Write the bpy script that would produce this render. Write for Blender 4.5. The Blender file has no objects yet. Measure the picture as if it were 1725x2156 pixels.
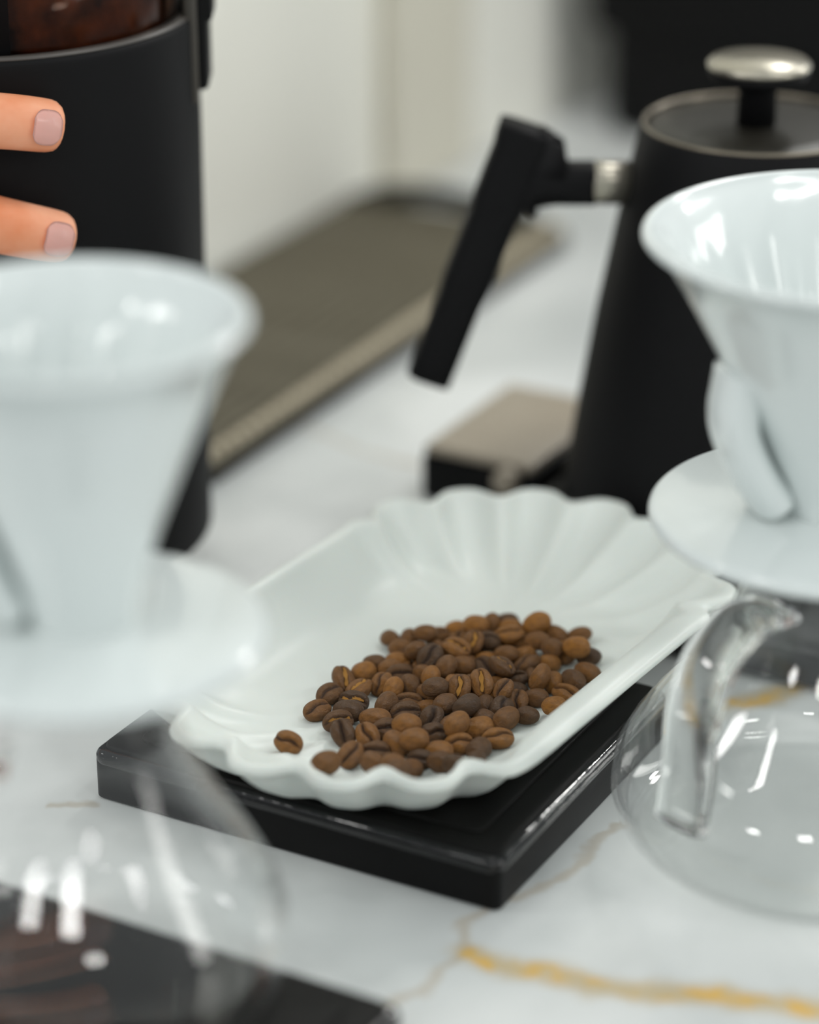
import bpy, bmesh, math, random
from mathutils import Vector, Quaternion, Matrix
random.seed(3)
C = bpy.context.scene.collection
S = bpy.context.scene
R = math.radians

# ------------------------------------------------------------------ camera
cam = bpy.data.cameras.new('camera'); camo = bpy.data.objects.new('camera', cam); C.objects.link(camo)
cam.sensor_fit = 'HORIZONTAL'; cam.sensor_width = 24.0; cam.lens = 5800 / 1725 * 24.0
camo.location = (0, 0, .48); camo.rotation_euler = (R(66), 0, 0)
cam.clip_start = .02; cam.clip_end = 30
cam.dof.use_dof = True; cam.dof.focus_distance = .955; cam.dof.aperture_fstop = 2.4
S.camera = camo

# ------------------------------------------------------------------ world, lamps, exposure
W = bpy.data.worlds.new('world'); S.world = W; W.use_nodes = True
bg = W.node_tree.nodes['Background']; bg.inputs[0].default_value = (.93, .985, 1, 1); bg.inputs[1].default_value = .57
def strip(name, loc, size, power, rot=(0, 0, 0), col=(1, .99, .96)):
    l = bpy.data.lights.new(name, 'AREA'); l.shape = 'RECTANGLE'; l.size, l.size_y = size; l.energy = power; l.color = col
    o = bpy.data.objects.new(name, l); o.location = loc; o.rotation_euler = rot; C.objects.link(o); return o
for q in ((-1.0, -3.0, 2.2), (-3.3, -2.5, 2.2), (-3.3, .6, 2.2), (-2.07, -.44, 2.2), (.17, -4.5, 2.2), (2.2, -2.0, 2.2)):
    strip('ceiling_panel', q, (.55, .55), 26)
for q in ((2.1, 3.0, 2.2), (1.0, 3.2, 2.2)): strip('ceiling_panel', q, (.40, .40), 34)
strip('ceiling_lamp', (-.2, .9, 2.0), (.10, 1.3), 2.6, (0, 0, R(-20)))
for y in (-.1, 1.88): strip('window_light', (2.0, y, .95), (.40, 1.3), 11, (R(90), 0, R(90)), (1, .985, .95))
wall_fill = strip('wall_fill_lamp', (.75, .80, 1.8), (.2, .2), 1.1)  # added fill lamp, there only to brighten the back wall
wall_fill.rotation_euler = (Vector((.03, 1.62, .12)) - wall_fill.location).to_track_quat('-Z', 'Y').to_euler(); wall_fill.data.spread = R(60)
S.view_settings.view_transform = 'Standard'; S.view_settings.look = 'None'
S.view_settings.exposure = 0.0; S.view_settings.gamma = 1; S.view_settings.use_curve_mapping = False
S.cycles.use_denoising = True
S.cycles.max_bounces = 14; S.cycles.transmission_bounces = 12; S.cycles.glossy_bounces = 6; S.cycles.diffuse_bounces = 5

# ------------------------------------------------------------------ helpers
def lin(r, g, b):
    f = lambda c: (c / 12.92 if c <= .04045 else ((c + .055) / 1.055) ** 2.4)
    return (f(r / 255), f(g / 255), f(b / 255), 1)
def mat(name, col, rough=.5, spec=.5, metal=0, trans=0, ior=1.5, coat=0, sss=0, bump=None):
    m = bpy.data.materials.new(name); m.use_nodes = True; n = m.node_tree.nodes; b = n['Principled BSDF']
    b.inputs['Base Color'].default_value = col; b.inputs['Roughness'].default_value = rough
    b.inputs['Specular IOR Level'].default_value = spec; b.inputs['Metallic'].default_value = metal
    b.inputs['Transmission Weight'].default_value = trans; b.inputs['IOR'].default_value = ior
    b.inputs['Coat Weight'].default_value = coat; b.inputs['Coat Roughness'].default_value = .06
    if sss:
        b.inputs['Subsurface Weight'].default_value = sss; b.inputs['Subsurface Radius'].default_value = (1, .6, .4); b.inputs['Subsurface Scale'].default_value = .004
    if bump:
        sc, st, dist = bump
        t = n.new('ShaderNodeTexCoord'); z = n.new('ShaderNodeTexNoise'); z.inputs['Scale'].default_value = sc; z.inputs['Detail'].default_value = 4
        u = n.new('ShaderNodeBump'); u.inputs['Strength'].default_value = st; u.inputs['Distance'].default_value = dist
        k = m.node_tree.links; k.new(t.outputs['Object'], z.inputs['Vector']); k.new(z.outputs['Fac'], u.inputs['Height']); k.new(u.outputs['Normal'], b.inputs['Normal'])
    return m
def vary(m, c1, c2, scale, detail=4, stretch=None, lo=.35, hi=.65):
    """base colour varies between two tones of the thing's own colour"""
    n = m.node_tree.nodes; k = m.node_tree.links; b = n['Principled BSDF']
    t = n.new('ShaderNodeTexCoord'); z = n.new('ShaderNodeTexNoise'); z.inputs['Scale'].default_value = scale; z.inputs['Detail'].default_value = detail
    src = t.outputs['Object']
    if stretch:
        mp = n.new('ShaderNodeMapping'); mp.inputs['Scale'].default_value = stretch; k.new(src, mp.inputs['Vector']); src = mp.outputs['Vector']
    k.new(src, z.inputs['Vector'])
    r = n.new('ShaderNodeValToRGB'); r.color_ramp.elements[0].position = lo; r.color_ramp.elements[1].position = hi
    r.color_ramp.elements[0].color = c1; r.color_ramp.elements[1].color = c2
    k.new(z.outputs['Fac'], r.inputs['Fac']); k.new(r.outputs['Color'], b.inputs['Base Color']); return m

def obj(name, bm, m, parent=None, smooth=True, loc=None, rot=None):
    me = bpy.data.meshes.new(name); bmesh.ops.recalc_face_normals(bm, faces=bm.faces); bm.to_mesh(me); bm.free()
    if smooth:
        for p in me.polygons: p.use_smooth = True
    me.materials.append(m)
    o = bpy.data.objects.new(name, me); C.objects.link(o)
    if parent: o.parent = parent
    if loc is not None: o.location = loc
    if rot is not None: o.rotation_euler = rot
    return o
def tag(o, label=None, cat=None, group=None, kind=None):
    if label: o['label'] = label
    if cat: o['category'] = cat
    if group: o['group'] = group
    if kind: o['kind'] = kind
    return o
def thing(name, label, cat, loc=(0, 0, 0), rz=0, group=None):
    o = bpy.data.objects.new(name, None); C.objects.link(o); o.empty_display_size = .02
    o.location = loc; o.rotation_euler = (0, 0, rz); return tag(o, label, cat, group)
def lathe(prof, n=96, closed=True, a0=0, a1=2 * math.pi, rmod=None):
    bm = bmesh.new(); full = abs(a1 - a0 - 2 * math.pi) < 1e-6; rings = []
    cnt = n if full else n + 1
    for (r, z) in prof:
        if r < 1e-7: rings.append([bm.verts.new((0, 0, z))]); continue
        ring = []
        for i in range(cnt):
            a = a0 + (a1 - a0) * i / n; rr = r if rmod is None else rmod(r, z, a, len(rings))
            ring.append(bm.verts.new((rr * math.cos(a), rr * math.sin(a), z)))
        rings.append(ring)
    for A, B in zip(rings, rings[1:]):
        for i in range(n):
            j = (i + 1) % cnt
            if len(A) == 1 and len(B) == 1: continue
            if len(A) == 1: bm.faces.new((A[0], B[i], B[j]))
            elif len(B) == 1: bm.faces.new((A[i], B[0], A[j]))
            else: bm.faces.new((A[i], B[i], B[j], A[j]))
    return bm
def arcpts(cx, cz, r, a0, a1, n):
    return [(cx + r * math.cos(R(a0 + (a1 - a0) * i / n)), cz + r * math.sin(R(a0 + (a1 - a0) * i / n))) for i in range(n + 1)]
def box(x0, x1, y0, y1, z0, z1, bev=0, seg=2, bm=None):
    own = bm is None
    if own: bm = bmesh.new()
    r = bmesh.ops.create_cube(bm, size=1); vs = r['verts']
    for v in vs:
        v.co = ((x0 + x1) / 2 + v.co.x * (x1 - x0), (y0 + y1) / 2 + v.co.y * (y1 - y0), (z0 + z1) / 2 + v.co.z * (z1 - z0))
    if bev:
        es = list({e for v in vs for e in v.link_edges}); bmesh.ops.bevel(bm, geom=es, offset=bev, segments=seg, affect='EDGES', profile=.5)
    return bm
def rbox(hx, hy, z0, z1, rc, bev, seg=6, bs=3):
    """rounded-corner slab: outline with corner radius rc, top and bottom edges eased by bev"""
    def outline(d):
        pts = []
        for (sx, sy, a0) in ((1, 1, 0), (-1, 1, 90), (-1, -1, 180), (1, -1, 270)):
            for i in range(seg + 1):
                a = R(a0 + 90 * i / seg); r = max(rc - d, .0002)
                pts.append((sx * (hx - rc) + r * math.cos(a), sy * (hy - rc) + r * math.sin(a)))
        return pts
    bm = bmesh.new(); lv = []
    for i in range(bs + 1):
        a = R(90 * i / bs); lv.append((bev * (1 - math.sin(a)), z0 + bev * (1 - math.cos(a))))
    for i in range(bs + 1):
        a = R(90 * i / bs); lv.append((bev * (1 - math.cos(a)), z1 - bev * (1 - math.sin(a))))
    rings = [[bm.verts.new((x, y, z)) for x, y in outline(d)] for d, z in lv]
    n = len(rings[0])
    for A, B in zip(rings, rings[1:]):
        for i in range(n): bm.faces.new((A[i], A[(i + 1) % n], B[(i + 1) % n], B[i]))
    bm.faces.new(rings[0][::-1]); bm.faces.new(rings[-1]); return bm
def sweep(path, secs, side, n=16, power=2.0, bm=None):
    """solid swept along path; secs = (half width, half thickness) per point; side = width direction"""
    own = bm is None
    if own: bm = bmesh.new()
    P = [Vector(p) for p in path]; side = Vector(side).normalized(); rings = []
    for i, p in enumerate(P):
        t = (P[min(i + 1, len(P) - 1)] - P[max(i - 1, 0)]).normalized()
        w = (side - t * side.dot(t)).normalized(); h = t.cross(w); hw, ht = secs[i] if isinstance(secs, list) else secs
        ring = []
        for k in range(n):
            a = 2 * math.pi * k / n; c, s = math.cos(a), math.sin(a)
            c = math.copysign(abs(c) ** (2 / power), c); s = math.copysign(abs(s) ** (2 / power), s)
            ring.append(bm.verts.new(p + w * hw * c + h * ht * s))
        rings.append(ring)
    for A, B in zip(rings, rings[1:]):
        for k in range(n): bm.faces.new((A[k], A[(k + 1) % n], B[(k + 1) % n], B[k]))
    bm.faces.new(rings[0][::-1]); bm.faces.new(rings[-1]); return bm
def smoothpath(pts, n=8):
    """Catmull-Rom through pts"""
    P = [Vector(p) for p in pts]; P = [P[0] * 2 - P[1]] + P + [P[-1] * 2 - P[-2]]; out = []
    for i in range(1, len(P) - 2):
        for k in range(n):
            t = k / n; a, b, c, d = P[i - 1:i + 3]
            out.append(.5 * ((2 * b) + (c - a) * t + (2 * a - 5 * b + 4 * c - d) * t * t + (3 * b - a - 3 * c + d) * t ** 3))
    out.append(P[-2].copy()); return out

# ------------------------------------------------------------------ materials
M_ceramic = mat('white_ceramic', lin(214, 221, 220), .16, .5, coat=.3)
M_tray = mat('white_plastic', lin(213, 219, 214), .38, .35, sss=.15)
M_black = mat('black_plastic', lin(18, 18, 18), .42, .10, bump=(900, .15, .0002))
M_black_matte = mat('black_matte', lin(20, 20, 21), .55, .10)
M_panel = mat('black_scale_top', lin(16, 16, 15), .5, .12)
M_gloss = mat('glossy_black_edge', lin(16, 16, 17), .08, .45, bump=(90, .35, .0012))
M_glass = mat('clear_glass', (1, 1, 1, 1), 0, .5, trans=1, ior=1.30)
def thin_glass():
    m = bpy.data.materials.new('thin_clear_glass'); m.use_nodes = True; n = m.node_tree.nodes; k = m.node_tree.links; n.remove(n['Principled BSDF'])
    lw = n.new('ShaderNodeLayerWeight'); lw.inputs['Blend'].default_value = .5      # Schlick reflectance, same from both sides of the wall
    pw = n.new('ShaderNodeMath'); pw.operation = 'POWER'; pw.inputs[1].default_value = 4.5; k.new(lw.outputs['Facing'], pw.inputs[0])
    f = n.new('ShaderNodeMath'); f.operation = 'MULTIPLY_ADD'; f.inputs[1].default_value = .75; f.inputs[2].default_value = .028; k.new(pw.outputs[0], f.inputs[0])
    t = n.new('ShaderNodeBsdfTransparent'); t.inputs[0].default_value = (.985, .99, .988, 1)
    g = n.new('ShaderNodeBsdfGlossy'); g.inputs['Roughness'].default_value = .02; g.inputs[0].default_value = (1, 1, 1, 1)
    x = n.new('ShaderNodeMixShader'); k.new(f.outputs[0], x.inputs[0]); k.new(t.outputs[0], x.inputs[1]); k.new(g.outputs[0], x.inputs[2])
    k.new(x.outputs[0], n['Material Output'].inputs[0]); return m
M_thin = thin_glass()
M_glass_thick = mat('clear_thick_glass', (.985, .995, .985, 1), 0, .5, trans=1, ior=1.45)
M_smoke = mat('smoked_plastic', (.50, .38, .32, 1), .08, .4, trans=1, ior=1.2)
M_steel = mat('brushed_steel', lin(168, 163, 150), .3, .5, metal=.85)
M_taupe = vary(mat('taupe_rubber', lin(100, 95, 80), .7, .25), lin(94, 89, 74), lin(108, 103, 88), 60)
M_nub = mat('taupe_rubber_nub', lin(186, 176, 154), .6, .3)
M_dark_rubber_and_shade = mat('dark_rubber_and_shade', lin(42, 41, 37), .6, .2)  # own tone of feet and end rim; painted shade on the mat base
M_greytop = mat('grey_satin', lin(160, 150, 134), .4, .4)
M_wall = vary(mat('warm_white_paint', lin(232, 231, 221), .6, .3), lin(236, 235, 225), lin(240, 239, 230), 3)
M_column = mat('cream_trim_paint', lin(216, 212, 197), .6, .3)
M_wood = mat('pale_cabinet', lin(190, 186, 176), .5, .3)
M_floor = vary(mat('grey_floor', lin(120, 116, 110), .6, .3), lin(112, 108, 102), lin(130, 126, 120), 8)
M_skin = vary(mat('skin', lin(228, 154, 116), .5, .35, sss=.25), lin(222, 140, 98), lin(234, 168, 134), 45)
M_nail = mat('fingernail', lin(246, 206, 196), .25, .5, sss=.2)
M_chaff = mat('golden_chaff', lin(176, 128, 62), .7, .2, bump=(900, .6, .0004))
M_fill = vary(mat('bean_fill', lin(110, 66, 38), .5, .3), lin(58, 32, 18), lin(150, 92, 52), 70)

def marble():
    m = mat('white_marble_gold_veins', lin(222, 224, 222), .22, .45); n = m.node_tree.nodes; k = m.node_tree.links; b = n['Principled BSDF']
    def nd(t, **kw):
        x = n.new(t)
        for a, v in kw.items(): setattr(x, a, v)
        return x
    def vm(op, a, bb=None, sc=None):
        x = nd('ShaderNodeVectorMath', operation=op)
        for i, v in ((0, a), (1, bb)):
            if v is None: continue
            if isinstance(v, tuple): x.inputs[i].default_value = v
            else: k.new(v, x.inputs[i])
        if sc is not None: k.new(sc, x.inputs['Scale'])
        return x
    def mth(op, a, bb=None, clamp=False):
        x = nd('ShaderNodeMath', operation=op, use_clamp=clamp)
        for i, v in ((0, a), (1, bb)):
            if v is None: continue
            if isinstance(v, (int, float)): x.inputs[i].default_value = v
            else: k.new(v, x.inputs[i])
        return x.outputs[0]
    tc = nd('ShaderNodeTexCoord'); P = vm('MULTIPLY', tc.outputs['Object'], (1, 1, 0)).outputs[0]
    nz = nd('ShaderNodeTexNoise'); nz.inputs['Scale'].default_value = 70; nz.inputs['Detail'].default_value = 5; k.new(P, nz.inputs['Vector'])
    off = vm('SUBTRACT', nz.outputs['Color'], (.5, .5, .5)).outputs[0]; off = vm('MULTIPLY', off, (.012, .012, 0)).outputs[0]
    Q = vm('ADD', P, off).outputs[0]
    def dist(poly):
        best = None
        for A, B in zip(poly, poly[1:]):
            ba = (B[0] - A[0], B[1] - A[1], 0); bb = ba[0] ** 2 + ba[1] ** 2
            pa = vm('SUBTRACT', Q, (A[0], A[1], 0)).outputs[0]
            h = mth('MULTIPLY', vm('DOT_PRODUCT', pa, ba).outputs['Value'], 1 / bb, True)
            pr = nd('ShaderNodeVectorMath', operation='SCALE'); pr.inputs[0].default_value = ba; k.new(h, pr.inputs['Scale'])
            d = vm('LENGTH', vm('SUBTRACT', pa, pr.outputs[0]).outputs[0]).outputs['Value']
            best = d if best is None else mth('MINIMUM', best, d)
        return best
    def mask(d, w0, w1):
        r = nd('ShaderNodeMapRange', interpolation_type='SMOOTHSTEP'); k.new(d, r.inputs['Value'])
        r.inputs['From Min'].default_value = w0; r.inputs['From Max'].default_value = w1; r.inputs['To Min'].default_value = 1; r.inputs['To Max'].default_value = 0
        return r.outputs[0]
    gold = mth('MINIMUM', dist([(.0191, .7355), (.0322, .7262), (.0441, .7255), (.0683, .7144), (.0831, .7150), (.125, .7057), (.19, .695), (.33, .672), (.52, .668), (.80, .62)]),
               dist([(.0928, .8821), (.1138, .9015), (.1342, .9095), (.155, .9245), (.21, .95), (.34, .985), (.55, 1.07)]))
    thin = dist([(-.03, .688), (-.0018, .7092), (.0176, .7382), (.0164, .7548), (.0289, .7662), (.0497, .7808), (.0709, .8145)])
    thin = mth('MINIMUM', thin, dist([(-.1235, .829), (-.1106, .8306)]))
    thin = mth('MINIMUM', thin, dist([(-.09, 1.22), (-.0486, 1.1737), (-.0219, 1.1455), (.0079, 1.1264)]))
    # grey clouds
    nc = nd('ShaderNodeTexNoise'); nc.inputs['Scale'].default_value = 7; nc.inputs['Detail'].default_value = 6; nc.inputs['Distortion'].default_value = .8; k.new(P, nc.inputs['Vector'])
    cr = nd('ShaderNodeValToRGB'); cr.color_ramp.elements[0].position = .36; cr.color_ramp.elements[1].position = .6
    cr.color_ramp.elements[0].color = lin(202, 206, 205); cr.color_ramp.elements[1].color = lin(222, 225, 224); k.new(nc.outputs['Fac'], cr.inputs['Fac'])
    def mix(fac, a, bcol):
        x = nd('ShaderNodeMix', data_type='RGBA'); k.new(fac, x.inputs[0])
        for i, v in ((6, a), (7, bcol)):
            if isinstance(v, tuple): x.inputs[i].default_value = v
            else: k.new(v, x.inputs[i])
        return x.outputs[2]
    n2 = nd('ShaderNodeTexNoise'); n2.inputs['Scale'].default_value = 90; n2.inputs['Detail'].default_value = 3; k.new(P, n2.inputs['Vector'])
    gr = nd('ShaderNodeValToRGB'); gr.color_ramp.elements[0].position = .42; gr.color_ramp.elements[1].position = .58
    gr.color_ramp.elements[0].color = lin(196, 178, 140); gr.color_ramp.elements[1].color = lin(220, 172, 58); k.new(n2.outputs['Fac'], gr.inputs['Fac'])
    c = mix(mth('MULTIPLY', mask(thin, .0004, .0036), .42), cr.outputs['Color'], lin(170, 150, 118))
    c = mix(mth('MULTIPLY', mask(gold, .003, .0105), .5), c, lin(190, 172, 136))
    c = mix(mth('MULTIPLY', mask(gold, .0015, .0060), .85), c, gr.outputs['Color'])
    k.new(c, b.inputs['Base Color']); return m
M_marble = marble()

# ------------------------------------------------------------------ setting
fl = tag(obj('floor', box(-2.5, 2.5, -.6, 3.6, -.95, -.9), M_floor, smooth=False), kind='structure')
# wall along the far side of the table, turned away to the right
WD = Vector((.5533, .833, 0)); WN = Vector((.833, -.5533, 0)); W0 = Vector((-.107, 1.3945, 0)); WA = math.atan2(WD.y, WD.x)
tag(obj('wall_back', box(-.22, 1.4, 0, .1, -.9, 1.6), M_wall, smooth=False, loc=W0, rot=(0, 0, WA)), kind='structure')
tag(obj('trim_1', box(.160, .243, -.012, .0, .0005, 1.5, .003), M_column, smooth=False, loc=W0, rot=(0, 0, WA)), kind='structure')
tb = thing('marble_table', 'white marble table with gold and grey veins under everything', 'table')
# slab outline stops at the wall
bm = bmesh.new(); sl = [(-.62, .22), (1.1, .22), (1.1, 2.6)]
e = W0 + WN * .002; pA = e + WD * 1.33; pB = e - WD * 1.0
pL = e - WD * .23
pl = [(-.62, .22), (1.1, .22), (1.1, pA.y), (pA.x, pA.y), (pL.x, pL.y), (-.62, pL.y)]
vb = [bm.verts.new((x, y, -.03)) for x, y in pl]; vt = [bm.verts.new((x, y, 0)) for x, y in pl]
bm.faces.new(vb[::-1]); bm.faces.new(vt)
for i in range(len(pl)): bm.faces.new((vb[i], vb[(i + 1) % len(pl)], vt[(i + 1) % len(pl)], vt[i]))
obj('table_top', bm, M_marble, tb, smooth=False)
obj('cabinet', box(-.35, 1.0, .3, .7, -.9, -.03), M_wood, tb, smooth=False)

# ------------------------------------------------------------------ scales
def scale(label, loc, rz, hx, hy, h, group=None, ridge=True):
    t = thing('coffee_scale', label, 'scale', loc, rz, group)
    obj('body', rbox(hx, hy, .0005, h - .004, .003, .0010), M_black, t)
    obj('edge_trim', rbox(hx + .0006, hy + .0006, h - .0092, h - .0026, .005, .0030, 6, 6), M_gloss, t)['label'] = 'glossy black rounded edge'
    obj('weighing_platform', rbox(hx - .010, hy - .012, h - .0042, h, .004, .0008), M_panel, t)
    obj('top_panel', rbox(hx - .002, hy - .002, h - .0040, h - .0012, .005, .0012), M_panel, t)
    for sx in (-1, 1):
        for sy in (-1, 1):
            obj('foot', lathe([(0, 0), (.006, 0), (.006, .0012), (0, .0012)], 20), M_dark_rubber_and_shade, t, loc=(sx * (hx - .014), sy * (hy - .014), 0))
    return t
SA = R(61.5); c_, s_ = math.cos(SA), math.sin(SA)
def e12(o, a, b): return (o[0] + c_ * a - s_ * b, o[1] + s_ * a + c_ * b)
F0 = (.0287, .759); hx, hy = .0675, .0785
cc = e12(F0, hx, hy)
scale('black scale carrying the white bean tray, centre of the table', (cc[0], cc[1], 0), SA, hx, hy, .022, 'black coffee scales')
cl = e12((-.0017, .679), -.0675, .0785)
scale('black scale carrying the left glass server, cut by the bottom edge', (cl[0], cl[1], 0), SA, .0675, .0785, .022, 'black coffee scales')

# ------------------------------------------------------------------ bean tray (fluted ends)
TRAY_Z=0.0222
def sstep(a,b,x):
    t=min(1,max(0,(x-a)/(b-a))); return t*t*(3-2*t)
def radii(ph,right=True):
    """plan radii of floor edge, inner lip and outer lip for end direction ph; right = the long side nearer the servers, whose lip is broader"""
    s=abs(math.sin(ph)); d=abs(math.degrees(ph))
    rf=.026+(.048-.026)*s*s
    ri=.0762+((.0660 if right else .0725)-.0762)*sstep(52,90,d)
    ro=min(.0815,.0772/max(s,1e-6))
    return rf,ri,ro
def wave(ph,back=True):
    d=abs(math.degrees(ph)); x=ph*360/21.5
    return (math.cos(x)-.22*math.cos(2*x)+.22)*(1-(sstep(74,87,d) if back else sstep(56,76,d)))
def inner(ph,t,back=True,right=True):
    """height above tray floor and radius at fraction t from floor edge to inner lip"""
    rf,ri,ro=radii(ph,right); w=wave(ph,back)
    r=rf+(ri-rf)*t+.0052*w*t**1.4
    s=abs(math.sin(ph))
    lin_=.22 if back else .06
    lin_+=(.12-lin_)*s*s
    ex=(2.0 if back else 3.2); ex+=(2.2-ex)*s*s
    z=.0185*(lin_*t+(1-lin_)*t**ex)-(.0034 if back else .0022)*w*t**.7*(1-t)*1.5
    return r,max(z,-.0002)
def floor_h(a,b):
    back=a>0; right=b<0
    if abs(a)<.0408:
        ph=math.pi/2; r=abs(b)
    else:
        da=abs(a)-.0408; r=math.hypot(da,b); ph=math.atan2(b,da)
    rf,ri,ro=radii(ph,right)
    t=(r-rf)/(ri-rf)
    if t<=0: return .003
    return .003+inner(ph,min(t,1.0),back,right)[1]

TRAY_O = (.0137, .8844); TRAY_A = R(57.6)
def build_tray():
    t = thing('bean_tray', 'white tray with fluted ends holding the coffee beans on the scale', 'tray', (TRAY_O[0], TRAY_O[1], TRAY_Z), TRAY_A)
    dirs = []                                           # (centre a, direction angle in plan, end sign, profile phi)
    N = 84
    for sgn in (1, -1):
        for i in range(N + 1):
            ph = R(-90 + 180 * i / N); dirs.append((sgn, ph))
        for i in range(1, 12): dirs.append((sgn, None, i / 12))
    T = [0, .12, .25, .38, .5, .6, .7, .78, .85, .9, .95, 1.0]
    th = .003
    def column(d):
        if d[1] is None:
            sgn, _, f = d; ph = math.pi / 2; cx = sgn * .0408 * (1 - 2 * f); dirv = Vector((0, sgn))
        else:
            sgn, ph = d[0], d[1]; cx = sgn * .0408; dirv = Vector((sgn * math.cos(ph), sgn * math.sin(ph)))
        bk = sgn > 0; rt = dirv.y < 0
        if d[1] is None: bk = cx > 0
        rf, ri, ro = radii(ph, rt); w = wave(ph, bk); col = []
        def put(r, z): col.append((cx + dirv.x * r, dirv.y * r, z))
        put(rf * .55, th)
        for tt in T:
            r, z = inner(ph, tt, bk, rt); put(r, th + z)
        r1, z1 = inner(ph, 1.0, bk, rt); z1 += th; r2 = ro + .0040 * w
        for f, dz in ((.25, .0006), (.55, .0007), (.8, .0002), (.95, -.0008), (1.0, -.0018), (.97, -.0028), (.8, -.0034), (.45, -.0040)):
            put(r1 + (r2 - r1) * f, z1 + dz)
        rb_ = .0625 + (.0565 - .0625) * sstep(45, 90, abs(math.degrees(ph)))
        for f, zz in ((0.0, .0150), (.25, .0105), (.55, .0058), (.85, .0022), (1.0, .0012)):   # outside wall falls steeply to the foot
            put(r1 + .0002 + (rb_ + .0014 * w - r1) * f, zz)
        put(rb_ - .004, 0)
        put(rf * .55, 0)
        return col
    bm = bmesh.new(); cols = [[bm.verts.new(p) for p in column(d)] for d in dirs]; n = len(cols); m = len(cols[0])
    for i in range(n):
        A, B = cols[i], cols[(i + 1) % n]
        for j in range(m - 1): bm.faces.new((A[j], B[j], B[j + 1], A[j + 1]))
    bm.faces.new([c[0] for c in cols]); bm.faces.new([c[-1] for c in cols][::-1])
    bmesh.ops.triangulate(bm, faces=[f for f in bm.faces if len(f.verts) > 4])
    obj('tray_shell', bm, M_tray, t); return t
build_tray()

# ------------------------------------------------------------------ coffee beans
def bean_mat():
    m = mat('roasted_bean', lin(96, 58, 30), .42, .4); n = m.node_tree.nodes; k = m.node_tree.links; b = n['Principled BSDF']
    oi = n.new('ShaderNodeObjectInfo'); r = n.new('ShaderNodeValToRGB'); e = r.color_ramp.elements
    e[0].position = 0; e[0].color = lin(76, 53, 30); e[1].position = 1; e[1].color = lin(160, 107, 42)
    x = e.new(.25); x.color = lin(98, 66, 32); x = e.new(.7); x.color = lin(122, 81, 35)
    k.new(oi.outputs['Random'], r.inputs['Fac'])
    tc = n.new('ShaderNodeTexCoord'); nz = n.new('ShaderNodeTexNoise'); nz.inputs['Scale'].default_value = 5; nz.inputs['Detail'].default_value = 6; k.new(tc.outputs['Object'], nz.inputs['Vector'])
    mx = n.new('ShaderNodeMix'); mx.data_type = 'RGBA'; mx.blend_type = 'MULTIPLY'; mx.inputs[0].default_value = .55
    r2 = n.new('ShaderNodeValToRGB'); r2.color_ramp.elements[0].position = .3; r2.color_ramp.elements[0].color = (.42, .40, .40, 1); r2.color_ramp.elements[1].position = .65; r2.color_ramp.elements[1].color = (1.1, 1.08, 1, 1)
    k.new(nz.outputs['Fac'], r2.inputs['Fac']); k.new(r.outputs['Color'], mx.inputs[6]); k.new(r2.outputs['Color'], mx.inputs[7])
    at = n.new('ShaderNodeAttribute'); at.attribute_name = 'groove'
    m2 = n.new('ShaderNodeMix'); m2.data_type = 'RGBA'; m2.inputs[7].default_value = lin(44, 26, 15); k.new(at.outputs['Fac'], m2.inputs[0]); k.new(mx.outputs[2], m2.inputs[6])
    k.new(m2.outputs[2], b.inputs['Base Color'])
    n3 = n.new('ShaderNodeTexNoise'); n3.inputs['Scale'].default_value = 9; n3.inputs['Detail'].default_value = 8; n3.inputs['Roughness'].default_value = .65; k.new(tc.outputs['Object'], n3.inputs['Vector'])
    bp = n.new('ShaderNodeBump'); bp.inputs['Strength'].default_value = .45; bp.inputs['Distance'].default_value = .10; k.new(n3.outputs['Fac'], bp.inputs['Height']); k.new(bp.outputs['Normal'], b.inputs['Normal'])
    return m
M_bean = bean_mat()
def gauss(x, s): return math.exp(-(x / s) ** 2)
def groove_y(x, v): return .07 * math.sin(x * 5.5 + v) + .02 * math.sin(13 * x + 2 * v)
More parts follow.
